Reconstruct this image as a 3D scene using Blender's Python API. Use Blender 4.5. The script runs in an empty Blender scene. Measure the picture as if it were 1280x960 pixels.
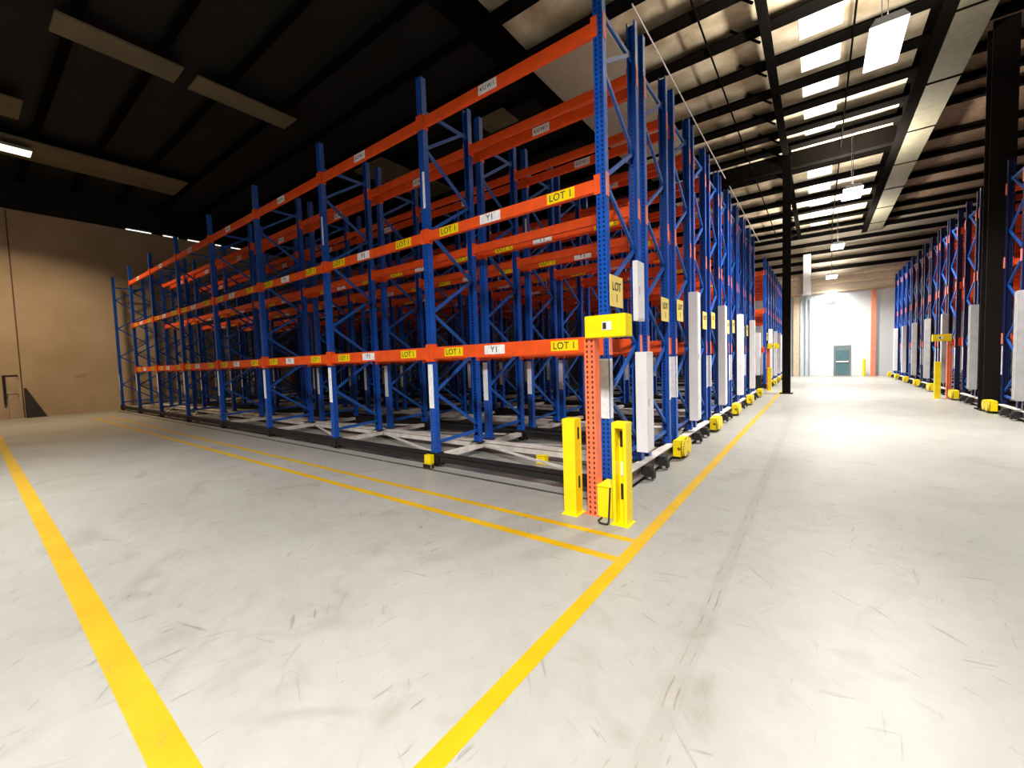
import bpy, bmesh, math, random
from mathutils import Matrix, Vector
random.seed(7)
SC = bpy.context.scene
COL = SC.collection
PI = math.pi

# ------------------------------------------------------------------ materials
def _new(name):
    m = bpy.data.materials.new(name); m.use_nodes = True
    nt = m.node_tree; b = nt.nodes['Principled BSDF']
    return m, nt, b

def plain(name, rgb, rough=.5, metal=0., var=.12, scale=6., spec=.5, bump=0.):
    """painted surface with a little procedural wear"""
    m, nt, b = _new(name); N = nt.nodes; L = nt.links
    tc = N.new('ShaderNodeTexCoord'); nz = N.new('ShaderNodeTexNoise')
    nz.inputs['Scale'].default_value = scale; nz.inputs['Detail'].default_value = 5
    L.new(tc.outputs['Object'], nz.inputs['Vector'])
    r = N.new('ShaderNodeValToRGB'); e = r.color_ramp.elements
    e[0].position = .3; e[1].position = .7
    e[0].color = tuple(c * (1 - var) for c in rgb) + (1,); e[1].color = tuple(min(1, c * (1 + var)) for c in rgb) + (1,)
    L.new(nz.outputs['Fac'], r.inputs['Fac']); L.new(r.outputs['Color'], b.inputs['Base Color'])
    b.inputs['Roughness'].default_value = rough; b.inputs['Metallic'].default_value = metal
    b.inputs['Specular IOR Level'].default_value = spec
    if bump:
        bp = N.new('ShaderNodeBump'); bp.inputs['Strength'].default_value = bump
        L.new(nz.outputs['Fac'], bp.inputs['Height']); L.new(bp.outputs['Normal'], b.inputs['Normal'])
    return m

def perforated(name, rgb, pitch=.05, r0=.011, off=.026, rough=.35):
    """painted post steel punched with two columns of dark holes, local Z up, front faces +-Y and +-X"""
    m, nt, b = _new(name); N = nt.nodes; L = nt.links
    tc = N.new('ShaderNodeTexCoord'); sp = N.new('ShaderNodeSeparateXYZ'); L.new(tc.outputs['Object'], sp.inputs[0])
    def mt(op, a, c=None):
        n = N.new('ShaderNodeMath'); n.operation = op
        for i, v in enumerate((a, c)):
            if v is None: continue
            if isinstance(v, (int, float)): n.inputs[i].default_value = v
            else: L.new(v, n.inputs[i])
        return n.outputs[0]
    zf = mt('SUBTRACT', mt('MODULO', mt('ADD', sp.outputs['Z'], 10.), pitch), pitch / 2)
    ax = mt('SUBTRACT', mt('ABSOLUTE', sp.outputs['X']), off)
    ay = mt('SUBTRACT', mt('ABSOLUTE', sp.outputs['Y']), .012)
    dx = mt('SQRT', mt('ADD', mt('POWER', ax, 2.), mt('POWER', mt('MULTIPLY', zf, .7), 2.)))
    hole = mt('LESS_THAN', dx, r0)
    mix = N.new('ShaderNodeMix'); mix.data_type = 'RGBA'
    nz = N.new('ShaderNodeTexNoise'); nz.inputs['Scale'].default_value = 4; nz.inputs['Detail'].default_value = 4
    L.new(tc.outputs['Object'], nz.inputs['Vector'])
    rp = N.new('ShaderNodeValToRGB'); e = rp.color_ramp.elements
    e[0].position = .35; e[1].position = .65
    e[0].color = tuple(c * .85 for c in rgb) + (1,); e[1].color = tuple(min(1, c * 1.12) for c in rgb) + (1,)
    L.new(nz.outputs['Fac'], rp.inputs['Fac'])
    L.new(hole, mix.inputs['Factor']); L.new(rp.outputs['Color'], mix.inputs[6]); mix.inputs[7].default_value = (rgb[0]*.15, rgb[1]*.15, rgb[2]*.15, 1)
    L.new(mix.outputs[2], b.inputs['Base Color']); b.inputs['Roughness'].default_value = rough
    return m

def emit(name, rgb, s):
    m, nt, b = _new(name)
    b.inputs['Base Color'].default_value = (*rgb, 1); b.inputs['Emission Color'].default_value = (*rgb, 1)
    b.inputs['Emission Strength'].default_value = s
    return m

BLUE = perforated('blue_post_paint', (.004, .075, .42))
BLUEB = plain('blue_brace_paint', (.008, .085, .38), .4)
ORANGE = plain('orange_beam_paint', (.80, .085, .010), .42, var=.1)
ORPOST = perforated('orange_post_paint', (.85, .17, .07))
YELLOW = plain('yellow_guard_paint', (.88, .66, .0), .4, var=.06)
YPALE = plain('pale_yellow_sign', (.88, .68, .17), .5, var=.05)
WHITE = plain('white_cabinet_paint', (.80, .79, .80), .45, var=.04)
STRIP = plain('white_strip', (.82, .82, .84), .5, var=.15, scale=14)
BLACK = plain('black_mark', (.012, .012, .012), .6, var=.0)
DARK = plain('dark_and_shaded_steel', (.010, .009, .009), .6, var=.3)
GALV = plain('pale_galvanised_steel', (.66, .61, .56), .45, var=.18, metal=.0)
BROWN = plain('grimy_end_channel', (.20, .165, .15), .5, var=.35, scale=9)
RAILM = plain('floor_rail_steel', (.06, .045, .04), .5, var=.3)
RUBBER = plain('black_wheel', (.012, .012, .012), .45)
COLM = plain('dark_column_steel', (.008, .006, .005), .8, spec=.1)
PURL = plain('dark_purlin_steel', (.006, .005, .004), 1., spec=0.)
GUTTER = plain('olive_gutter_sheet', (.16, .14, .085), .7, var=.15)
GREYD = plain('grey_door_paint', (.15, .19, .19), .4)
GLASSD = plain('door_pane_dark', (.08, .16, .18), .15)
REDP = plain('red_post_paint', (.75, .22, .12), .5)
BEIGE = plain('beige_jamb', (.62, .50, .34), .6)
PIPE = plain('grey_pipe', (.45, .52, .55), .5)
CABLE = plain('black_cable', (.01, .01, .01), .5)
BLUE_SHADED = perforated('shaded_blue_post_paint', (.006, .012, .07))  # same blue posts, darkened in colour for the dim right side
WHITE_SHADED = plain('shaded_white_cabinet_paint', (.42, .41, .40), .5, var=.12)  # white cabinets of the right racks, their dimness put into the colour
LAMPH = plain('lamp_housing', (.6, .6, .6), .4)
LAMP = emit('lamp_diffuser', (1, .97, .97), 5)
LAMPW = emit('warm_lamp_diffuser', (1, .85, .6), 2)
SKYL = emit('skylight_sheet', (1, .97, .86), 1.0)

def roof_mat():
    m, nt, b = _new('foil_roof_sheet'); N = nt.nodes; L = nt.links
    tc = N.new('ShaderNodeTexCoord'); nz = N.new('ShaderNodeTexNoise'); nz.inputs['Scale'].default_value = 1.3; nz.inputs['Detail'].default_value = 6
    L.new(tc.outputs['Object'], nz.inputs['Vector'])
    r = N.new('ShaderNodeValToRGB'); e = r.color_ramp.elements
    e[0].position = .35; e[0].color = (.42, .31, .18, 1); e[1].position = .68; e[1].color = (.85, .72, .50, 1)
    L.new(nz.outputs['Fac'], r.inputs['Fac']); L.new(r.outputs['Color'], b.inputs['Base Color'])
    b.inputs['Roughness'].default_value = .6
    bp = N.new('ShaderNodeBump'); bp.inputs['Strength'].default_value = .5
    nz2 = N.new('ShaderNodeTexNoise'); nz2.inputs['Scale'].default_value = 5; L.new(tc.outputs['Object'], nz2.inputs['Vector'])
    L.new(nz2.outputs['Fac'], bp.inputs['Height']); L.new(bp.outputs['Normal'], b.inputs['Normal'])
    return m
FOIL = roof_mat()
DROOF = plain('dark_unlit_roof_sheet', (.005, .004, .0035), .8, var=.3, scale=.8)  # lack of lamplight on this roofing is put into the colour
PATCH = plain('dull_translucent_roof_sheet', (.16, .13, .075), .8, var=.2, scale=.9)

def wall_mat(name, c0, c1, stain):
    m, nt, b = _new(name); N = nt.nodes; L = nt.links
    tc = N.new('ShaderNodeTexCoord'); nz = N.new('ShaderNodeTexNoise'); nz.inputs['Scale'].default_value = .55; nz.inputs['Detail'].default_value = 7
    L.new(tc.outputs['Object'], nz.inputs['Vector'])
    r = N.new('ShaderNodeValToRGB'); e = r.color_ramp.elements
    e[0].position = .3; e[0].color = (*c0, 1); e[1].position = .7; e[1].color = (*c1, 1)
    L.new(nz.outputs['Fac'], r.inputs['Fac'])
    n2 = N.new('ShaderNodeTexNoise'); n2.inputs['Scale'].default_value = 1.7; n2.inputs['Detail'].default_value = 3
    L.new(tc.outputs['Object'], n2.inputs['Vector'])
    r2 = N.new('ShaderNodeValToRGB'); e = r2.color_ramp.elements
    e[0].position = .70; e[0].color = (0, 0, 0, 1); e[1].position = .78; e[1].color = (.6, .6, .6, 1)
    L.new(n2.outputs['Fac'], r2.inputs['Fac'])
    mx = N.new('ShaderNodeMix'); mx.data_type = 'RGBA'; L.new(r2.outputs['Color'], mx.inputs['Factor'])
    L.new(r.outputs['Color'], mx.inputs[6]); mx.inputs[7].default_value = (*stain, 1)
    L.new(mx.outputs[2], b.inputs['Base Color']); b.inputs['Roughness'].default_value = .8
    return m
WALLL = wall_mat('left_wall_paint', (.42, .31, .20), (.55, .42, .30), (.25, .15, .09))
WALLF = wall_mat('far_wall_paint', (.56, .61, .62), (.64, .69, .68), (.6, .6, .6))
WALLH = wall_mat('header_panel_paint', (.60, .50, .36), (.72, .62, .48), (.35, .25, .15))

def floor_mat():
    m, nt, b = _new('polished_concrete'); N = nt.nodes; L = nt.links
    tc = N.new('ShaderNodeTexCoord'); sp = N.new('ShaderNodeSeparateXYZ'); L.new(tc.outputs['Object'], sp.inputs[0])
    def mt(op, a, c=None, clamp=False):
        n = N.new('ShaderNodeMath'); n.operation = op; n.use_clamp = clamp
        for i, v in enumerate((a, c)):
            if v is None: continue
            if isinstance(v, (int, float)): n.inputs[i].default_value = v
            else: L.new(v, n.inputs[i])
        return n.outputs[0]
    def noise(scale, det, vec=None, rough=.5, dist=0.):
        n = N.new('ShaderNodeTexNoise'); n.inputs['Scale'].default_value = scale; n.inputs['Detail'].default_value = det
        n.inputs['Roughness'].default_value = rough; n.inputs['Distortion'].default_value = dist
        L.new(vec or tc.outputs['Object'], n.inputs['Vector']); return n.outputs['Fac']
    def ramp(f, p0, c0, p1, c1):
        r = N.new('ShaderNodeValToRGB'); e = r.color_ramp.elements
        e[0].position = p0; e[0].color = c0; e[1].position = p1; e[1].color = c1
        L.new(f, r.inputs['Fac']); return r.outputs['Color']
    def mixc(f, a, c, mode='MIX'):
        x = N.new('ShaderNodeMix'); x.data_type = 'RGBA'; x.blend_type = mode
        if isinstance(f, (int, float)): x.inputs['Factor'].default_value = f
        else: L.new(f, x.inputs['Factor'])
        for k, v in ((6, a), (7, c)):
            if isinstance(v, tuple): x.inputs[k].default_value = v
            else: L.new(v, x.inputs[k])
        return x.outputs[2]
    base = ramp(noise(.45, 8, rough=.6), .32, (.275, .268, .240, 1), .68, (.325, .320, .293, 1))
    base = mixc(1., base, ramp(noise(7, 8, rough=.65), .30, (.90, .90, .89, 1), .7, (1, 1, 1, 1)), 'MULTIPLY')
    # soft grime blotches
    base = mixc(ramp(noise(1.6, 6, dist=1.2, rough=.6), .55, (0, 0, 0, 1), .75, (.5, .5, .5, 1)), base, (.18, .155, .125, 1))
    # tyre scuffs and scratches: thin iso-lines of warped noise, broken by a mask
    for sx_, sy_, th, rz, seed, dens in ((16, 1.0, .73, .5, 3.1, .28), (20, 1.4, .72, -.7, 9.7, .36), (26, 2.2, .72, 1.3, 17.3, .42), (34, 4., .72, .1, 31.3, .42), (24, .8, .73, -1.2, 47.9, .28), (26, 4.2, .71, 2.2, 77., .42)):
        m0 = N.new('ShaderNodeMapping'); m0.inputs['Rotation'].default_value = (0, 0, rz); L.new(tc.outputs['Object'], m0.inputs['Vector'])
        mp = N.new('ShaderNodeMapping'); mp.inputs['Location'].default_value = (seed, seed * 1.7, 0); mp.inputs['Scale'].default_value = (sx_, sy_, 1)
        L.new(m0.outputs['Vector'], mp.inputs['Vector'])
        f = noise(1., 3, mp.outputs['Vector'], rough=.5, dist=.35)
        mask = ramp(noise(.8, 4, m0.outputs['Vector'], rough=.6), .44, (0, 0, 0, 1), .56, (1, 1, 1, 1))
        line = ramp(f, th - .06, (0, 0, 0, 1), th, (1, 1, 1, 1))
        base = mixc(mt('MULTIPLY', mt('MULTIPLY', line, mask), dens), base, (.08, .065, .05, 1))
    # the long worn construction joint beside the aisle line
    wob = mt('MULTIPLY', mt('SUBTRACT', noise(2.2, 5), .5), .05)
    d = mt('ABSOLUTE', mt('SUBTRACT', mt('ADD', sp.outputs['X'], .527), wob))
    j = mt('LESS_THAN', mt('ABSOLUTE', mt('SUBTRACT', d, .022)), .0045)
    jm = ramp(noise(3.5, 6, rough=.7), 
.47, (0, 0, 0, 1), .60, (1, 1, 1, 1))
    base = mixc(mt('MULTIPLY', mt('MULTIPLY', j, jm), .7), base, (.16, .12, .09, 1))
    # fine brown smear next to it
    sm = mt('LESS_THAN', d, .05); base = mixc(mt('MULTIPLY', sm, .14), base, (.17, .14, .11, 1))
    L.new(base, b.inputs['Base Color'])
    rr = ramp(noise(.8, 6), .3, (.32, .32, .32, 1), .7, (.48, .48, .48, 1)); L.new(rr, b.inputs['Roughness'])
    b.inputs['Specular IOR Level'].default_value = .35
    bp = N.new('ShaderNodeBump'); bp.inputs['Strength'].default_value = .04; bp.inputs['Distance'].default_value = .02
    L.new(noise(9, 6), bp.inputs['Height']); L.new(bp.outputs['Normal'], b.inputs['Normal'])
    return m
FLOOR = floor_mat()

def tape_mat():
    m, nt, b = _new('worn_yellow_floor_paint'); N = nt.nodes; L = nt.links
    tc = N.new('ShaderNodeTexCoord')
    def noise(scale, det, rough=.6, dist=0.):
        n = N.new('ShaderNodeTexNoise'); n.inputs['Scale'].default_value = scale; n.inputs['Detail'].default_value = det
        n.inputs['Roughness'].default_value = rough; n.inputs['Distortion'].default_value = dist
        L.new(tc.outputs['Object'], n.inputs['Vector']); return n.outputs['Fac']
    r = N.new('ShaderNodeValToRGB'); e = r.color_ramp.elements
    e[0].position = .3; e[0].color = (.44, .245, .0, 1); e[1].position = .7; e[1].color = (.50, .31, .004, 1)
    L.new(noise(2.5, 6), r.inputs['Fac'])
    r2 = N.new('ShaderNodeValToRGB'); e = r2.color_ramp.elements
    e[0].position = .61; e[0].color = (0, 0, 0, 1); e[1].position = .72; e[1].color = (.8, .8, .8, 1)
    L.new(noise(6, 8, .75, 1.), r2.inputs['Fac'])
    mx = N.new('ShaderNodeMix'); mx.data_type = 'RGBA'; L.new(r2.outputs['Color'], mx.inputs['Factor'])
    L.new(r.outputs['Color'], mx.inputs[6]); mx.inputs[7].default_value = (.26, .16, .04, 1)
    L.new(mx.outputs[2], b.inputs['Base Color']); b.inputs['Roughness'].default_value = .45
    return m
TAPE = tape_mat()

# ------------------------------------------------------------------ mesh helpers
class MB:
    def __init__(s): s.bm = bmesh.new(); s.mats = []
    def mi(s, m):
        if m not in s.mats: s.mats.append(m)
        return s.mats.index(m)
    def hexa(s, vs, m):
        V = [s.bm.verts.new(v) for v in vs]; k = s.mi(m)
        for f in ((0, 3, 2, 1), (4, 5, 6, 7), (0, 1, 5, 4), (1, 2, 6, 5), (2, 3, 7, 6), (3, 0, 4, 7)):
            s.bm.faces.new([V[i] for i in f]).material_index = k
        return s
    def box(s, x0, x1, y0, y1, z0, z1, m):
        return s.hexa([(x0, y0, z0), (x1, y0, z0), (x1, y1, z0), (x0, y1, z0), (x0, y0, z1), (x1, y0, z1), (x1, y1, z1), (x0, y1, z1)], m)
    def bar(s, a, b, w, h, m, up=(0, 0, 1)):
        a = Vector(a); b = Vector(b); d = (b - a).normalized(); u = Vector(up)
        if abs(d.dot(u)) > .98: u = Vector((1, 0, 0))
        r = d.cross(u).normalized() * w / 2; u = r.cross(d).normalized() * h / 2
        vs = [a - r - u, a + r - u, b + r - u, b - r - u, a - r + u, a + r + u, b + r + u, b - r + u]
        return s.hexa(vs, m)
    def prism(s, prof, p0, axis, length, m):
        """closed 2D profile extruded along axis 'X' (profile y,z), 'Y' (x,z) or 'Z' (x,y)"""
        k = s.mi(m); n = len(prof)
        def P(a, b, t):
            if axis == 'X': return (p0[0] + t, p0[1] + a, p0[2] + b)
            if axis == 'Y': return (p0[0] + a, p0[1] + t, p0[2] + b)
            return (p0[0] + a, p0[1] + b, p0[2] + t)
        A = [s.bm.verts.new(P(a, b, 0)) for a, b in prof]; B = [s.bm.verts.new(P(a, b, length)) for a, b in prof]
        for i in range(n):
            j = (i + 1) % n; s.bm.faces.new((A[i], A[j], B[j], B[i])).material_index = k
        s.bm.faces.new(A[::-1]).material_index = k; s.bm.faces.new(B).material_index = k
        return s
    def cyl(s, a, b, r, m, n=14, r2=None):
        a = Vector(a); b = Vector(b); d = (b - a); ln = d.length
        q = Vector((0, 0, 1)).rotation_difference(d.normalized()).to_matrix().to_4x4()
        M = Matrix.Translation((a + b) / 2) @ q
        before = set(s.bm.faces)
        bmesh.ops.create_cone(s.bm, cap_ends=True, segments=n, radius1=r, radius2=r if r2 is None else r2, depth=ln, matrix=M)
        k = s.mi(m)
        for f in s.bm.faces:
            if f not in before: f.material_index = k
        return s
    def path(s, pts, r, m):
        for p, q in zip(pts, pts[1:]): s.cyl(p, q, r, m, 8)
        return s
    def mesh(s, name, bevel=0.):
        bmesh.ops.recalc_face_normals(s.bm, faces=s.bm.faces)
        if bevel:
            bmesh.ops.bevel(s.bm, geom=[e for e in s.bm.edges], offset=bevel, segments=2, affect='EDGES', clamp_overlap=True)
        me = bpy.data.meshes.new(name); s.bm.to_mesh(me); s.bm.free()
        for m in s.mats: me.materials.append(m)
        return me

def put(name, me, parent=None, loc=(0, 0, 0), rot=(0, 0, 0)):
    o = bpy.data.objects.new(name, me); COL.objects.link(o)
    o.location = loc; o.rotation_euler = rot
    if parent: o.parent = parent
    return o
def tag(o, label, cat, group=None):
    o['label'] = label; o['category'] = cat
    if group: o['group'] = group
    return o
def thing(name, label, cat, loc=(0, 0, 0), group=None, rot=0):
    o = put(name, None, None, loc, (0, 0, rot)); return tag(o, label, cat, group)
def struct(name, me, parent=None, loc=(0, 0, 0)):
    o = put(name, me, parent, loc)
    if not parent: o['kind'] = 'structure'
    return o

def text_into(mb, txt, size, x, y, z, m, depth=.002, facing='-Y'):
    """lettering as thin solid glyphs"""
    cu = bpy.data.curves.new('t', 'FONT'); cu.body = txt; cu.size = size; cu.extrude = depth; cu.align_x = 'CENTER'; cu.align_y = 'CENTER'
    ob = bpy.data.objects.new('t', cu); COL.objects.link(ob)
    dg = bpy.context.evaluated_depsgraph_get(); me = bpy.data.meshes.new_from_object(ob.evaluated_get(dg))
    rot = Matrix.Rotation(PI / 2, 4, 'X')
    if facing == '+X': rot = Matrix.Rotation(PI / 2, 4, 'Z') @ rot
    me.transform(Matrix.Translation((x, y, z)) @ rot)
    k = mb.mi(m); before = set(mb.bm.faces); mb.bm.from_mesh(me)
    for f in mb.bm.faces:
        if f not in before: f.material_index = k
    bpy.data.objects.remove(ob); bpy.data.meshes.remove(me); bpy.data.curves.remove(cu)

# ------------------------------------------------------------------ camera
f_px = 517.2965; yaw, pit, rol = .6377741, -.0535444, -.0326022
R0 = Vector((math.cos(yaw), math.sin(yaw), 0)); F0 = Vector((-math.sin(yaw), math.cos(yaw), 0)); U0 = Vector((0, 0, 1))
Fw = F0 * math.cos(pit) + U0 * math.sin(pit); Uw = U0 * math.cos(pit) - F0 * math.sin(pit)
Rr = R0 * math.cos(rol) + Uw * math.sin(rol); Ur = Uw * math.cos(rol) - R0 * math.sin(rol)
cd = bpy.data.cameras.new('camera'); cam = bpy.data.objects.new('camera', cd); COL.objects.link(cam)
M = Matrix((Rr, Ur, -Fw)).transposed().to_4x4(); M.translation = (0, 0, 1.55); cam.matrix_world = M
cd.sensor_width = 36; cd.lens = f_px / 1280 * 36; cd.clip_start = .05; cd.clip_end = 200
SC.camera = cam

# ------------------------------------------------------------------ dimensions (metres)
X0, Y0, P = -1.892, 4.267, 2.787
UP = 2.64                       # pitch of the mobile units
LZ = (1.72, 3.433, 5.064)       # beam centres
WX, FY, RXW, SY, RZ = -24.75, 33.0, 20.0, -11.0, 9.35
HZ = 5.70                       # top of uprights
YF = (.05, 1.03, 1.32, 2.30)    # upright rows inside one unit

# ------------------------------------------------------------------ setting
struct('floor', MB().box(WX - .3, RXW + .3, SY - .3, FY + .3, -.2, 0, FLOOR).mesh('floor'))
wl = struct('wall_left', MB().box(WX - .25, WX, SY, FY, 0, 7.97, WALLL).mesh('wall_left'))
# panel joint, pilaster step
struct('wall_joint', MB().box(WX + .001, WX + .02, 1.56, 1.60, .02, 7.9, plain('joint_shadow_gap', (.12, .07, .04), .8)).mesh('wall_joint'), wl)
struct('wall_panel', MB().box(WX + .001, WX + .06, -9.5, 1.56, .0, 7.88, WALLL).mesh('wall_panel'), wl)
struct('trim_1', MB().box(WX - .25, WX, SY, FY, 8.06, 9.35, DROOF).mesh('trim_1'))   # sheeting above the eaves gap
sheet = emit('daylight_behind_eaves_gap', (1, 1, .95), 1.2)
wg = struct('window_1', MB().box(WX - .22, WX - .18, 5.0, 10.5, 7.97, 8.06, sheet).mesh('eaves_gap'))
gm = MB()
for y in (5.9, 6.15, 6.9, 8.2, 8.8): gm.box(WX - .17, WX - .08, y, y + random.uniform(.1, .5), 7.97, 8.06, DROOF)
gm.box(WX - .25, WX - .08, SY, 5.0, 7.97, 8.06, DROOF); gm.box(WX - .25, WX - .08, 10.5, FY, 7.97, 8.06, DROOF)
struct('eaves_closer', gm.mesh('eaves_closer'), wg)
struct('wall_right', MB().box(RXW, RXW + .25, SY, FY, 0, RZ, WALLL).mesh('wall_right'))
struct('wall_back', MB().box(WX - .25, RXW + .25, SY - .25, SY, 0, RZ, WALLL).mesh('wall_back'))
# far wall: painted lower part, panelled header above
wf = struct('wall_front', MB().box(WX - .25, RXW + .25, FY, FY + .25, 0, 5.15, WALLF).box(WX - .25, RXW + .25, FY, FY + .25, 5.15, RZ, WALLH).mesh('wall_front'))
hb = MB()
for z in (5.25, 5.75, 6.2): hb.box(-9, 9, FY - .16, FY - .001, z, z + .09, BEIGE)
for z in (6.6, 7.15, 7.7, 8.25, 8.8): hb.box(-9, 9, FY - .22, FY - .001, z, z + .2, PURL)
struct('sheeting_rail', hb.mesh('sheeting_rail'), wf)
dr = struct('door_1', MB().box(.78, 1.62, FY - .06, FY - .001, 0, 1.9, GREYD).mesh('door_1', .005))
struct('door_pane', MB().box(.88, 1.52, FY - .075, FY - .061, .98, 1.6, GLASSD).mesh('door_pane'), dr)
struct('door_pane', MB().box(.88, 1.52, FY - .075, FY - .061, .12, .82, GLASSD).mesh('door_pane'), dr)
struct('push_bar', MB().box(.9, 1.5, FY - .12, FY - .061, .86, .93, WHITE).mesh('push_bar'), dr)
struct('trim_2', MB().box(-1.32, -1.0, FY - .2, FY - .001, 0, 5.15, BEIGE).mesh('trim_2'))
tag(put('red_post', MB().box(2.52, 2.72, FY - .45, FY - .25, 0, 5.1, REDP).box(2.44, 2.8, FY - .5, FY - .2, 0, .03, REDP).mesh('red_post', .004)),
    'tall red steel post against the far white wall, right of the grey door', 'post')
for i, (x, lab) in enumerate(((-.93, 'leftmost'), (-.66, 'middle'), (-.44, 'rightmost'))):
    tag(put('wall_pipe', MB().cyl((x, FY - .1, .0), (x, FY - .1, 4.95), .045, PIPE).cyl((x, FY - .1, 4.4), (x, FY - .1, 4.45), .06, PIPE).mesh('wall_pipe')),
        lab + ' of three vertical grey pipes on the far white wall', 'pipe', 'pipes on the far wall')
tag(put('air_duct', MB().box(-.8, -.4, FY - .60, FY - .22, 5.2, 7.7, WHITE).box(-.84, -.36, FY - .64, FY - .22, 5.16, 5.22, WHITE).mesh('air_duct', .01)),
    'square white duct hanging high against the far wall', 'duct')
# bright lever / hydrant guard right of the door
tag(put('yellow_bollard', MB().cyl((2.2, FY - .6, 0), (2.2, FY - .6, 1.0), .07, YELLOW).cyl((2.2, FY - .6, 1.0), (2.2, FY - .6, 1.05), .07, YELLOW, r2=.03).mesh('yellow_bollard')),
    'small round yellow bollard before the far white wall', 'bollard')

# roof
ce = put('ceiling', None, None); ce['kind'] = 'structure'
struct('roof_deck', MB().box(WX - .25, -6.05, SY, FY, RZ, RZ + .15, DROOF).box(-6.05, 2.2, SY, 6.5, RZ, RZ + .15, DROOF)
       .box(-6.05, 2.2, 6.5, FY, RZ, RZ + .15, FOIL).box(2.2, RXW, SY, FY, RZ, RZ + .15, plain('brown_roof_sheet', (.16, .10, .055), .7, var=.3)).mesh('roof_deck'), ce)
def purl(x0, x1, y, zz=9.06, h=.26, w=.2):
    # Z-section purlin
    pr = [(-w / 2, 0), (w / 2 - .02, 0), (w / 2 - .02, h - .02), (w / 2 + .06, h - .02), (w / 2 + .06, h), (w / 2 - .04, h), (w / 2 - .04, .02), (-w / 2, .02)]
    return MB().prism(pr, (0, 0, 0), 'X', x1 - x0, PURL).mesh('purlin')
PY = [-9.2, -7.8, -6.4, -5.0, -3.6, -2.2, -.8, .6, 2.0, 3.4, 4.8, 6.2, 7.6, 9.0, 10.3, 11.7, 13.2, 14.7, 16.1, 17.6, 18.9, 21.5, 23.5, 25.7, 28.0, 30.3, 32.3]
me = purl(-6.0, 2.2, 0, w=.42, h=.3); me2 = purl(2.9, RXW - .05, 0); me3 = purl(WX + .02, -6.1, 0)
for y in PY:
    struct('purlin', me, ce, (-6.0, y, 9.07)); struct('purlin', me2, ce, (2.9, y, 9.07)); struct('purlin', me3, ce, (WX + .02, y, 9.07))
for y in (20.1,): struct('rafter', MB().box(-6.0, 2.2, y - .15, y + .15, 8.75, 9.33, PURL).mesh('rafter'), ce)
# deep girders running down the aisle, gutter between
def girder(x, d=.75):
    m = MB(); m.box(x - .12, x + .12, SY, FY, RZ - d, RZ - d + .03, PURL); m.box(x - .015, x + .015, SY, FY, RZ - d + .03, RZ, PURL)
    m.box(x - .12, x + .12, SY, FY, RZ - .04, RZ - .01, PURL)
    return m.mesh('girder')
for x in (-6.05, 2.15): struct('girder', girder(x), ce)
struct('gutter', MB().box(2.3, 2.95, SY, FY, 8.62, 8.66, GUTTER).box(2.3, 2.33, SY, FY, 8.66, RZ, GUTTER).box(2.92, 2.95, SY, FY, 8.66, RZ, GUTTER).mesh('gutter'), ce)
cj = MB()
for y in [1, 4, 7, 10, 13, 16, 19, 22, 25, 28, 31]: cj.box(2.29, 2.96, y, y + .06, 8.60, 8.63, PURL)
struct('gutter_joint', cj.mesh('gutter_joint'), ce)
# secondary bracing joist above the column line
struct('joist', MB().box(-1.1, -.92, 4.0, FY, 8.80, 9.02, PURL).mesh('joist'), ce)
sr = MB()
for k in range(8): sr.cyl((-3.2 + .0 * k, 9 + 3 * k, 9.0), (-3.2, 12 + 3 * k, 9.0), .018, GALV, 8)
struct('sag_rod', sr.mesh('sag_rod'), ce)
for x in (.62, -2.2):
    s2 = MB(); s2.cyl((x, 6, 9.02), (x, 32.5, 9.02), .022, PURL, 8); struct('sag_rod', s2.mesh('sag_rod'), ce)
# fly braces from purlin to joist
fb = MB()
for y in PY[12:]:
    fb.bar((-1.15, y + .25, 8.95), (-1.75, y - .1, 9.3), .04, .04, PURL)
struct('fly_brace', fb.mesh('fly_brace'), ce)
# skylights between purlins
for i in range(11, len(PY) - 1):
    y0, y1 = PY[i] + .2, PY[i + 1] - .12
    if i == 20: y0, y1 = 20.3, PY[i + 1] - .12
    struct('skylight', MB().box(-.42, .42, y0, y1, RZ - .03, RZ - .004, SKYL).mesh('skylight'), ce)
# dull sheets in the unlit roof
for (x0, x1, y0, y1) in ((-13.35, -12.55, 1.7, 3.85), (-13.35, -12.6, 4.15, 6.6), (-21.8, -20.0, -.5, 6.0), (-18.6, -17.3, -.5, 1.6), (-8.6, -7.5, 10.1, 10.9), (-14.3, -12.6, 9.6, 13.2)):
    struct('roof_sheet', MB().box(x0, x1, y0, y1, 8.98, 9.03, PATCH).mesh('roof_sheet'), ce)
struct('roof_sheet', MB().box(-5.95, -3.9, 9.2, 15.9, 9.0, 9.04, plain('lit_toned_roof_sheet', (.44, .37, .27), .8, var=.06)).mesh('roof_sheet'), ce)  # pale tone carries the lit strip of ceiling

# column in the aisle
tag(put('steel_column', MB().box(-1.10, -.84, 18.73, 18.75, 0, 9.05, COLM).box(-1.10, -.84, 18.94, 18.96, 0, 9.05, COLM).box(-.98, -.96, 18.75, 18.94, 0, 9.05, COLM)
        .box(-1.18, -.76, 18.66, 19.04, 0, .03, COLM).mesh('steel_column')), 'black steel column standing alone in the aisle beside the left racks', 'column')
tag(put('steel_column', MB().box(3.2, 3.62, 14.72, 14.76, 0, 9.0, COLM).box(3.2, 3.62, 15.1, 15.14, 0, 9.0, COLM).box(3.4, 3.43, 14.76, 15.1, 0, 9.0, COLM)
        .box(3.15, 3.67, 14.66, 15.2, 0, .03, COLM).mesh('steel_column')), 'thick black steel column among the right racks near the picture edge', 'column')

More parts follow.
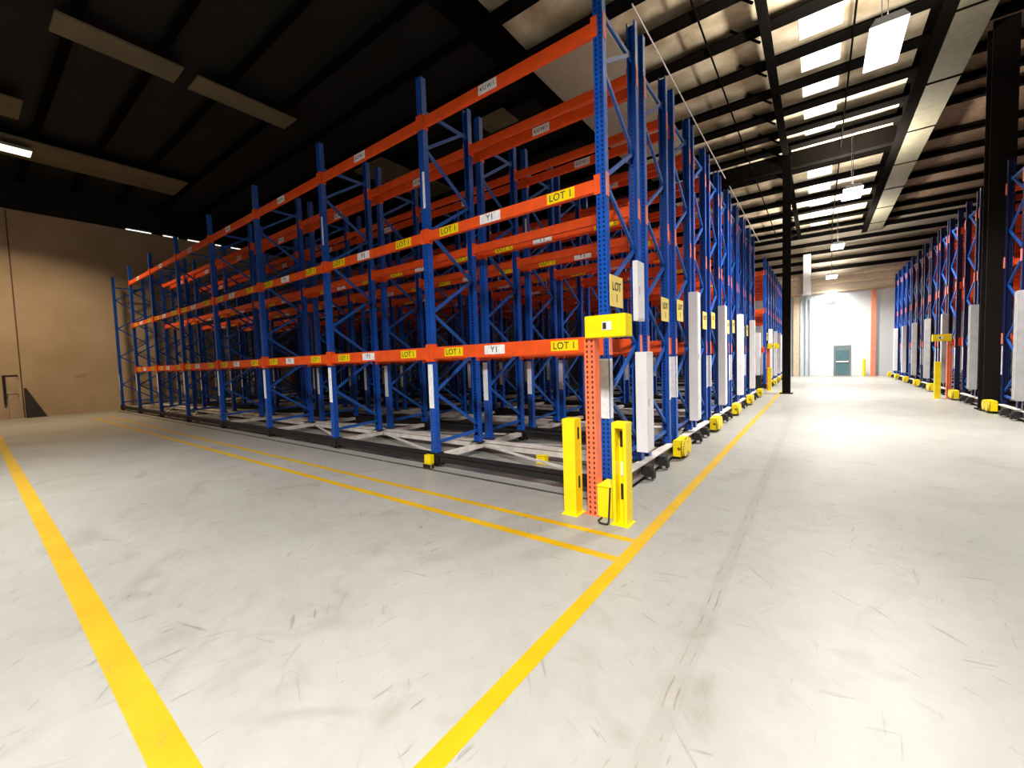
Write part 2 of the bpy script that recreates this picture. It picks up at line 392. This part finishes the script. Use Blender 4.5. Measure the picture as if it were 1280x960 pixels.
# ------------------------------------------------------------------ lamps
R160 = math.radians(165)
def lamp(x, y, z, lab, mat=LAMP, l=1.35, w=.55, group='high bay lights over the aisle', watt=640, up=.12, colr=(1, .97, .93), spread=math.radians(125)):
    t = thing('high_bay_light', lab, 'light', (x, y, z), group)
    put('housing', MB().prism([(-w / 2, 0), (w / 2, 0), (w / 2 - .08, .12), (-w / 2 + .08, .12)], (0, -l / 2, 0), 'Y', l, LAMPH).mesh('housing'), t)
    put('diffuser', MB().box(-w / 2 + .01, w / 2 - .01, -l / 2 + .01, l / 2 - .01, -.025, -.001, mat).mesh('diffuser'), t)
    if mat is LAMP or mat is LAMPW:
        for nm, pw, zz, rx in (('lamp_glow', watt, -.03, 0), ('added_uplight', watt * up, .14, PI)):  # the upward light is added to brighten the roof foil
            if pw <= 0: continue
            ld = bpy.data.lights.new(nm, 'AREA'); ld.shape = 'RECTANGLE'; ld.size = w - .05; ld.size_y = l - .05
            ld.energy = pw; ld.color = colr; ld.spread = spread if rx == 0 else R160
            lo = bpy.data.objects.new(nm, ld); COL.objects.link(lo); lo.parent = t; lo.location = (0, 0, zz); lo.rotation_euler = (rx, 0, 0)
    h = RZ - z
    put('suspension_cable', MB().cyl((0, -l / 3, .12), (0, -l / 3, h), .008, CABLE, 6).cyl((0, l / 3, .12), (0, l / 3, h), .008, CABLE, 6).mesh('suspension_cable'), t)
    return t
lamp(.94, 10.5, 7.1, 'large bright rectangular light nearest overhead, at the top of the aisle', l=1.4, w=.52, up=.5)
lamp(.93, 19.3, 7.1, 'second nearest bright ceiling light over the aisle, beyond the big one', up=.9)
lamp(.80, 28.4, 7.1, 'third ceiling light down the aisle, left of the roof girder', up=.9)
lamp(.62, 31.6, 6.0, 'small fourth ceiling light just in front of the panelled header', watt=150, up=.9)
for (x, y, wt, sp_) in ((.96, -1.6, 1250, 150), (.96, -8.5, 250, 150), (-8.0, -1.8, 430, 112)):  # unseen lamps behind camera; the left one is added to brighten the left floor
    lamp(x, y, 7.1, 'unseen high bay light put behind the camera to light the foreground', LAMP, watt=wt, up=0, spread=math.radians(sp_))
lamp(-20.5, 1.3, 8.75, 'dim warm lamp under the dark roof at the far left edge', LAMPW, group='lamps over the left floor', watt=330, up=0, colr=(1, .76, .48))
t = thing('wall_light', 'round bluish white lamp fixed low on the header above the far wall', 'light', (.62, FY - .3, 5.0))
put('lamp_body', MB().box(-.12, .12, 0, .29, -.1, .1, LAMPH).mesh('lamp_body'), t)
put('lens', MB().cyl((0, -.03, 0), (0, 0, 0), .26, emit('bluish_lamp', (.80, .84, 1), 9), 20).mesh('lens'), t)

# ------------------------------------------------------------------ rack kit (shared meshes)
def upright_mesh(h, BLUE=BLUE):
    m = MB()
    z0 = .20
    prof = [(-.055, -.045), (.055, -.045), (.055, .045), (.035, .045), (.035, -.02), (-.035, -.02), (-.035, .045), (-.055, .045)]
    m.prism(prof, (0, 0, z0), 'Z', h - z0, BLUE)
    m.box(-.09, .09, -.075, .075, z0 - .003, z0 + .012, DARK)
    m.box(-.06, .06, -.05, .05, z0 + .012, z0 + .12, BLUE)
    return m.mesh('upright')
UPR = upright_mesh(HZ); UPRN = upright_mesh(HZ, BLUE_SHADED)
def bracing_mesh(y0, y1, h):
    m = MB(); a = [(y0 + .03)]; b = [y1 - .03]
    nodes = []; z = .52; side = 1
    while z < h - .2:
        nodes.append((y1 - .03 if side else y0 + .03, z)); side ^= 1; z += .6
    m.bar((0, y0 + .03, .36), (0, y1 - .03, .40), .03, .05, BLUEB)
    for (ya, za), (yb, zb) in zip(nodes, nodes[1:]): m.bar((0, ya, za), (0, yb, zb), .03, .045, BLUEB)
    m.bar((0, y0 + .03, h - .45), (0, y1 - .03, h - .45), .03, .05, BLUEB)
    return m.mesh('bracing')
BR = [bracing_mesh(YF[0], YF[1], HZ), bracing_mesh(YF[2], YF[3], HZ)]
def beam_mesh(face, q=1.):
    """box beam with a step, local x from 0 to P; face=-1: open step towards +Y (inner side)"""
    m = MB(); s = face
    prof = [(-.03 * s, -.085), (.03 * s, -.085), (.03 * s, .045), (.008 * s, .045), (.008 * s, .085), (-.03 * s, .085)]
    prof = [(a, b * q) for a, b in prof]
    if s < 0: prof = prof[::-1]
    m.prism(prof, (.06, 0, 0), 'X', P - .12, ORANGE)
    yo = -.052 * s
    for x in (.0, P):
        a, b = (x + .005, x + .075) if x == 0 else (x - .075, x - .005)
        m.box(a, b, min(yo, yo + .012 * s), max(yo, yo + .012 * s), -.13 * q, .13 * q, ORANGE)
        c0, c1 = (x + .055, x + .068) if x == 0 else (x - .068, x - .055)
        m.box(c0, c1, min(-.045 * s, .05 * s), max(-.045 * s, .05 * s), -.13 * q, .13 * q, ORANGE)
    return m.mesh('load_beam')
BEAM = {1: beam_mesh(1), -1: beam_mesh(-1)}; BEAMU = {1: beam_mesh(1, .8), -1: beam_mesh(-1, .8)}
def hook_mesh():
    return MB().box(-.005, .008, -.035, .035, -.13, .12, plain('salmon_hook_paint', (.80, .22, .15), .4)).mesh('beam_hook')
HOOK = hook_mesh()
def label_mesh(w, h, m, txt):
    mb = MB(); mb.box(-w / 2, w / 2, -.004, 0, -h / 2, h / 2, m)
    text_into(mb, txt, h * (.95 if len(txt) < 6 else .62), 0, -.006, -.002, BLACK, .001)
    return mb.mesh('label_plate')
LBY = label_mesh(.36, .12, YELLOW, 'LOT 1'); LBW = label_mesh(.34, .12, STRIP, 'Y1'); LBW3 = label_mesh(.30, .12, STRIP, '4.U.W.1')
STR = MB().box(-.05, .05, -.004, 0, -.33, .33, STRIP).mesh('label_and_glint_strip')
STRX = MB().box(0, .004, -.035, .035, -.33, .33, STRIP).mesh('label_and_glint_strip')
STR_GLINT = MB().box(-.022, .022, -.004, 0, -.26, .26, STRIP).mesh('label_and_glint_strip')  # narrow white piece standing for a highlight on the upright
CROSS = MB().box(-.06, .06, .06, 2.29, .10, .17, GALV).mesh('cross_member')
def wheel_mesh():
    m = MB(); m.box(-.10, .10, -.07, .07, .06, .19, DARK); m.cyl((-.035, 0, .066), (.035, 0, .066), .062, RUBBER, 16)
    m.box(-.13, -.10, -.05, .05, .03, .14, DARK); m.box(.10, .13, -.05, .05, .03, .14, DARK)
    return m.mesh('wheel_block')
WHL = wheel_mesh()
def yel_buffer():
    m = MB(); m.cyl((0, 0, 0), (0, .05, 0), .03, DARK); m.box(-.09, .03, .0, .46, -.12, .12, YELLOW)
    m.cyl((.035, .12, 0), (.07, .12, 0), .125, YELLOW, 18); m.cyl((.035, .35, 0), (.07, .35, 0), .125, YELLOW, 18)
    return m.mesh('yellow_buffer', .004)
BUF = yel_buffer()
def cabinet_mesh(z0, z1, w=.24, d=.14, WHITE=WHITE):
    m = MB(); m.box(0, d, 0, w, z0, z1, WHITE); m.box(d, d + .006, .015, w - .015, z0 + .02, z1 - .02, WHITE)
    m.box(d + .006, d + .012, .03, .05, (z0 + z1) / 2 - .05, (z0 + z1) / 2 + .05, DARK)
    return m.mesh('control_cabinet', .004)
CAB = cabinet_mesh(.38, 1.62); CABU = cabinet_mesh(2.0, 2.72, .24, .06); CABT = cabinet_mesh(.42, 2.65); CABG = cabinet_mesh(.42, 2.65, WHITE=WHITE_SHADED)
def sign_mesh():
    m = MB(); m.box(0, .006, 0, .36, 0, .34, YPALE)
    text_into(m, 'LOT', .13, .009, .18, .22, BLACK, .001, '+X'); text_into(m, '1', .13, .009, .18, .09, BLACK, .001, '+X')
    return m.mesh('sign_plate')
SIGN = sign_mesh()
MOT = MB().box(-.28, -.0, 0, .3, .22, .40, DARK).cyl((-.14, -.02, .3), (-.14, .0, .3), .08, GALV).mesh('drive_motor')

def rack(label, group, x, y, d, nb, kind='tall', labels=False, lastempty=False, cab=True, rows=None):
    """one mobile unit: x,y = aisle-side front corner; d = direction of the row away from the aisle"""
    t = thing('mobile_pallet_rack', label, 'rack', (x, y, 0), group)
    Ln = nb * P
    lo, hi = (0, Ln) if d > 0 else (-Ln, 0)
    # carriage
    for yy, w in ((.05, .10), (1.175, .16), (2.30, .10)):
        m = GALV if w > .12 else DARK  # outer beams dark: shade on their faces is put into the colour
        put('carriage_beam', MB().box(lo - .05, hi + .05, yy - w / 2, yy + w / 2, .085, .195, m).box(lo - .05, hi + .05, yy - w / 2 - .02, yy + w / 2 + .02, .185, .197, m).mesh('carriage_beam'), t)
    put('end_channel', MB().box(-.02 + .08, .10 + .0, .12, 2.25, .07, .20, BROWN).box(.02, .14, .12, 2.25, .20, .215, GALV).box(.02, .14, .12, 2.25, .055, .07, BROWN).mesh('end_channel'), t, (0 if d < 0 else -.16, 0, 0))
    tr = MB()
    for k in range(nb):
        xa, xb = d * k * P, d * (k + 1) * P
        tr.bar((xa, .15, .14), (xb, 1.1, .14), .03, .03, GALV); tr.bar((xa, 2.2, .14), (xb, 1.25, .14), .03, .03, GALV)
    put('tie_bar', tr.mesh('tie_bar'), t)
    for k in range(nb + 1):
        xx = d * k * P
        put('cross_member', CROSS, t, (xx, 0, .0))
        for yy in (.05, 2.30): put('wheel_block', WHL, t, (xx, yy, 0))
        for j, yy in enumerate(YF):
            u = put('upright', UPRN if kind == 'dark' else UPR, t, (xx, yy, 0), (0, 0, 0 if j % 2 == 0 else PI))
            if j in (0, 2) and labels:
                put('label_and_glint_strip', STR, u, (0, -.046, 1.22))
                if k in (1, 2) and j == 0: put('label_and_glint_strip', STR_GLINT, u, (.025, -.046, 4.1))
            if k == 0:
                for z in LZ: put('beam_hook', HOOK, u, ((.055 if d < 0 else -.064) * (1 if j % 2 == 0 else -1), 0, z))
                if j in (0, 1, 2, 3): put('label_and_glint_strip', STRX, u, (.056 if (d < 0) == (j % 2 == 0) else -.060, 0, 1.22))
        for b in BR: put('bracing', b, t, (xx, 0, 0))
    for k in range(nb - (1 if lastempty else 0)):
        xa = d * k * P if d > 0 else -(k + 1) * P
        for j, yy in enumerate(YF):
            s = 1 if j % 2 == 0 else -1
            for li, z in enumerate(LZ):
                b = put('load_beam', (BEAM if li == 0 else BEAMU)[s], t, (xa, yy - .005 * s, z))
                if labels and j in labels:
                    yb = -.030 if s > 0 else None
                    if yb is None: continue
                    if li < 2:
                        put('label_plate', LBY, b, (P - .50, yb, .0)); put('label_plate', LBW, b, (P - 1.55, yb, 0)); put('label_plate', LBY, b, (P - 2.30, yb, 0))
                    else: put('label_plate', LBW3, b, (P - 1.52, yb, 0))
    ex = .08 if d < 0 else -.08
    r = 0 if d < 0 else PI
    if cab:
        yo = .74
        def at(me, n, yy, w): return put(n, me, t, (ex, yy if d < 0 else yy + w, 0), (0, 0, r))
        if kind == 'first':
            at(CAB, 'control_cabinet', yo, .24); at(CABU, 'upper_cabinet', .70, .24)
        else:
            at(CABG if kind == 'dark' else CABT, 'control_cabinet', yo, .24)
        if d > 0: pass
        else: sg = put('sign_plate', SIGN, t, (ex + (0.0 if d < 0 else -.0), .0 if d < 0 else .36, 2.12), (0, 0, r))
        if d < 0: sg = put('sign_plate', SIGN, t, (ex, 1.82 if d < 0 else 2.18, 2.07), (0, 0, r))
    put('yellow_buffer', BUF, t, (.23 if d < 0 else -.23, 2.10 if d < 0 else 2.56, .17), (0, 0, r))
    for yy in (.9, 1.5): put('wheel_block', WHL, t, (.12 if d < 0 else -.12, yy, 0))
    put('drive_motor', MOT, t, (-.15 if d < 0 else .45, 1.0, 0))
    return t

names = ['nearest blue and orange mobile rack, its long side facing the open floor',
         'second blue and orange mobile rack of the left block, behind the nearest one',
         'third blue and orange mobile rack down the left side of the aisle',
         'fourth blue and orange mobile rack down the left side of the aisle',
         'fifth blue and orange mobile rack on the left, before the dark cross aisle']
for i in range(5):
    rack(names[i], 'mobile racks of the near left block', X0, Y0 + UP * i, -1, 8, 'first' if i == 0 else 'tall', (0, 2) if i < 2 else (0,), True)
ords = ['first', 'second', 'third', 'fourth', 'fifth', 'sixth', 'seventh']
for i in range(4):
    rack(ords[i] + ' distant mobile rack of the left block past the cross aisle', 'mobile racks of the far left block', X0, 21.2 + UP * i, -1, 3)
RX = 3.45
for i in range(3):
    rack(['mobile rack at the right picture edge, nearest on the right side', 'mobile rack second from the right picture edge, beside the black column',
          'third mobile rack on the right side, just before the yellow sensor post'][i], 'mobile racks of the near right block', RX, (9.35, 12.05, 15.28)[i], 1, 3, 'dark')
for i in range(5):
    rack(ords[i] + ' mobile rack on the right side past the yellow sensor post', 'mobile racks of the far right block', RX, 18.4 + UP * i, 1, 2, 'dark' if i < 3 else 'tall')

# ------------------------------------------------------------------ guard posts
def sensor_post(x, y, lab, d=1):
    t = thing('sensor_post', lab, 'post', (x, y, 0))
    prof = [(-.055, -.045), (.055, -.045), (.055, .07), (.04, .07), (.04, -.03), (-.04, -.03), (-.04, .07), (-.055, .07)]
    put('orange_post', MB().prism(prof, (0, 0, .012), 'Z', 1.74, ORPOST).mesh('orange_post'), t)
    put('foot_plate', MB().box(-.08, .08, -.07, .09, 0, .012, ORPOST).mesh('foot_plate'), t)
    hd = MB().box(-.03 if d > 0 else -.38, .38 if d > 0 else .03, -.075, .10, 1.752, 1.965, YELLOW).mesh('sensor_head', .006)
    h = put('sensor_head', hd, t); h['label'] = 'yellow sensor box'
    sx = .20 * d
    put('sticker', MB().box(sx - .045, sx + .045, -.079, -.0755, 1.82, 1.90, WHITE).box(sx - .04, sx - .005, -.081, -.079, 1.83, 1.89, BLACK).mesh('sticker'), h)
    return t
sensor_post(-1.80, 3.76, 'perforated orange post with a yellow box on top, at the rack corner')
sensor_post(-1.70, 20.6, 'distant sensor post with yellow box before the far left racks')
sensor_post(3.22, 18.12, 'sensor post with yellow box in front of the right racks', -1)

def bollard(x, y, lab, face, h=.94):
    """U channel bollard; face 0: closed side to the open floor, 1: open side to it"""
    t = thing('guard_bollard', lab, 'bollard', (x, y, 0), None)
    w, dd = .068, .07
    m = MB()
    if face == 0:
        m.prism([(-w, -dd), (w, -dd), (w, dd), (w - .012, dd), (w - .012, -dd + .012), (-w + .012, -dd + .012), (-w + .012, dd), (-w, dd)], (0, 0, .01), 'Z', h, YELLOW)
        m.box(-w, w, -dd, dd, h + .01, h + .025, YELLOW)
        # slots in the right flange
        for z in (.76, .27): m.box(w - .001, w + .002, -.012, .022, z, z + .12, BLACK)
    else:
        m.prism([(-w, -dd), (-w + .03, -dd), (-w + .03, .03), (w - .03, .03), (w - .03, -dd), (w, -dd), (w, dd), (-w, dd)], (0, 0, .01), 'Z', h - .04, YELLOW)
        m.box(-w, w, -dd, dd, h - .0299, h + .02, YELLOW)
        for z in (.72, .22): m.box(-.028, .028, .026, .0299, z, z + .15, BLACK)
    put('channel', m.mesh('channel'), t)
    put('foot_plate', MB().box(-w - .02, w + .02, -dd - .02, dd + .02, 0, .01, YELLOW).mesh('foot_plate'), t)
    return t
bollard(-1.985, 3.66, 'yellow bollard left of the orange post, its flat face to the open floor', 0)
tb = bollard(-1.465, 3.66, 'yellow channel bollard right of the orange post, its hollow side showing', 1)
put('reflector', MB().box(-.022, .022, .020, .0255, .45, .58, WHITE).mesh('reflector'), tb)
tag(put('floor_guard', MB().box(-1.74, -1.58, 3.70, 3.95, 0, .30, YELLOW).box(-1.745, -1.575, 3.695, 3.955, .30, .315, YELLOW).mesh('floor_guard', .004)),
    'low yellow steel block between the orange post and the hollow bollard', 'guard')
tag(put('cable', MB().path([(-1.68, 3.66, .012), (-1.68, 3.58, .012), (-1.64, 3.53, .012), (-1.57, 3.53, .012), (-1.565, 3.56, .03), (-1.563, 3.60, .34)], .009, CABLE).mesh('cable')),
    'thin black cable looping on the floor at the foot of the hollow bollard', 'cable')
bollard(-1.62, 20.2, 'yellow bollard at the foot of the far left racks', 0)
bollard(2.95, 18.0, 'yellow bollard standing before the right racks', 0, 1.1)

# yellow shoe on the foot of the second upright
tag(put('wheel_guard', MB().box(-.065, .065, -.05, .03, .07, .2, YELLOW).box(-.09, .09, -.06, .0, .0, .07, DARK).mesh('wheel_guard', .004), None, (X0 - P - .01, Y0 - .08, 0)),
    'small yellow shoe on the floor at the foot of the second upright', 'guard')
tag(put('wheel_guard', MB().box(-.08, .08, -.05, .05, .0, .12, YELLOW).box(-.085, .085, -.055, .055, .12, .13, YELLOW).mesh('wheel_guard', .004), None, (X0 - 1.45, Y0 + .95, 0)),
    'small yellow shoe on the floor under the nearest rack', 'guard')
# white cabinet at the cross aisle
t = thing('switch_cabinet', 'large cream electrical cabinet on a black stand at the cross aisle', 'cabinet', (-2.25, 20.85, 0))
put('body', MB().box(-.24, .24, -.2, .14, .62, 2.45, WHITE).mesh('body', .01), t)
put('door', MB().box(-.22, .22, -.215, -.20, .66, 1.5, WHITE).mesh('door', .004), t)
put('stand', MB().box(-.26, .26, -.18, .12, .0, .62, DARK).mesh('stand', .01), t)

# floor rail in front of the nearest rack
for y, lab in ((Y0 - .17, 'dark steel floor rail running along the open side of the nearest rack'), (Y0 + 1.175, 'dark steel floor rail under the middle of the nearest rack')):
    tag(put('floor_rail', MB().box(X0 - 7.9 * P, X0 - .1, y - .012, y + .012, 0, .012, RAILM).mesh('floor_rail')), lab, 'rail')

# ------------------------------------------------------------------ floor lines
def line(a, b, w, lab):
    a = Vector(a); b = Vector(b); d = (b - a).normalized(); n = Vector((-d.y, d.x)) * w / 2
    m = MB(); pts = [a - n, b - n, b + n, a + n]
    m.hexa([(p.x, p.y, 0.0) for p in pts] + [(p.x, p.y, .0015) for p in pts], TAPE)
    tag(put('floor_line', m.mesh('floor_line')), lab, 'floor marking')
line((-1.196, -2.0), (-1.196, 22.5), .10, 'long yellow line running down the aisle beside the racks')
line((-21.5, 3.36), (-1.25, 3.345), .075, 'yellow line across the floor nearest to the rack row')
line((-21.5, 2.98), (-1.25, 2.962), .085, 'second yellow line across the floor, parallel before the rack row')
line((-23.8, .70), (-1.2, .415), .13, 'broad worn yellow line across the floor at the lower left')

# left wall details
t = thing('wall_box', 'small pale box fixed low on the left wall beside a dark gap', 'box', (WX + .06, 1.33, 0))
put('cover', MB().box(.001, .10, -.14, .14, .95, 1.6, plain('dusty_beige_cover', (.45, .34, .24), .7)).mesh('cover', .005), t)
put('frame', MB().box(.001, .06, -.22, -.15, .55, 1.62, DARK).box(.001, .06, -.22, .17, 1.62, 1.66, DARK).mesh('frame'), t)
put('conduit', MB().box(.001, .08, -.12, .12, .0, .95, plain('dusty_beige_conduit', (.45, .34, .24), .7)).mesh('conduit'), t)
tag(put('dark_wedge', MB().hexa([(WX + .05, 1.62, 0), (WX + .30, 1.62, 0), (WX + .30, 2.15, 0), (WX + .05, 2.15, 0), (WX + .03, 1.62, 1.15), (WX + .06, 1.62, 1.15), (WX + .06, 1.68, 1.15), (WX + .03, 1.68, 1.15)], DARK).mesh('dark_wedge')),  # dark tapered wedge standing on the floor at the wall
    'dark pointed wedge against the left wall', 'board')

# ------------------------------------------------------------------ world and view
w = bpy.data.worlds.new('world'); SC.world = w; w.use_nodes = True
w.node_tree.nodes['Background'].inputs['Color'].default_value = (.6, .7, 1, 1); w.node_tree.nodes['Background'].inputs['Strength'].default_value = .3
vs = SC.view_settings; vs.view_transform = 'Standard'; vs.look = 'None'; vs.gamma = 1; vs.use_curve_mapping = False
vs.exposure = 0.26
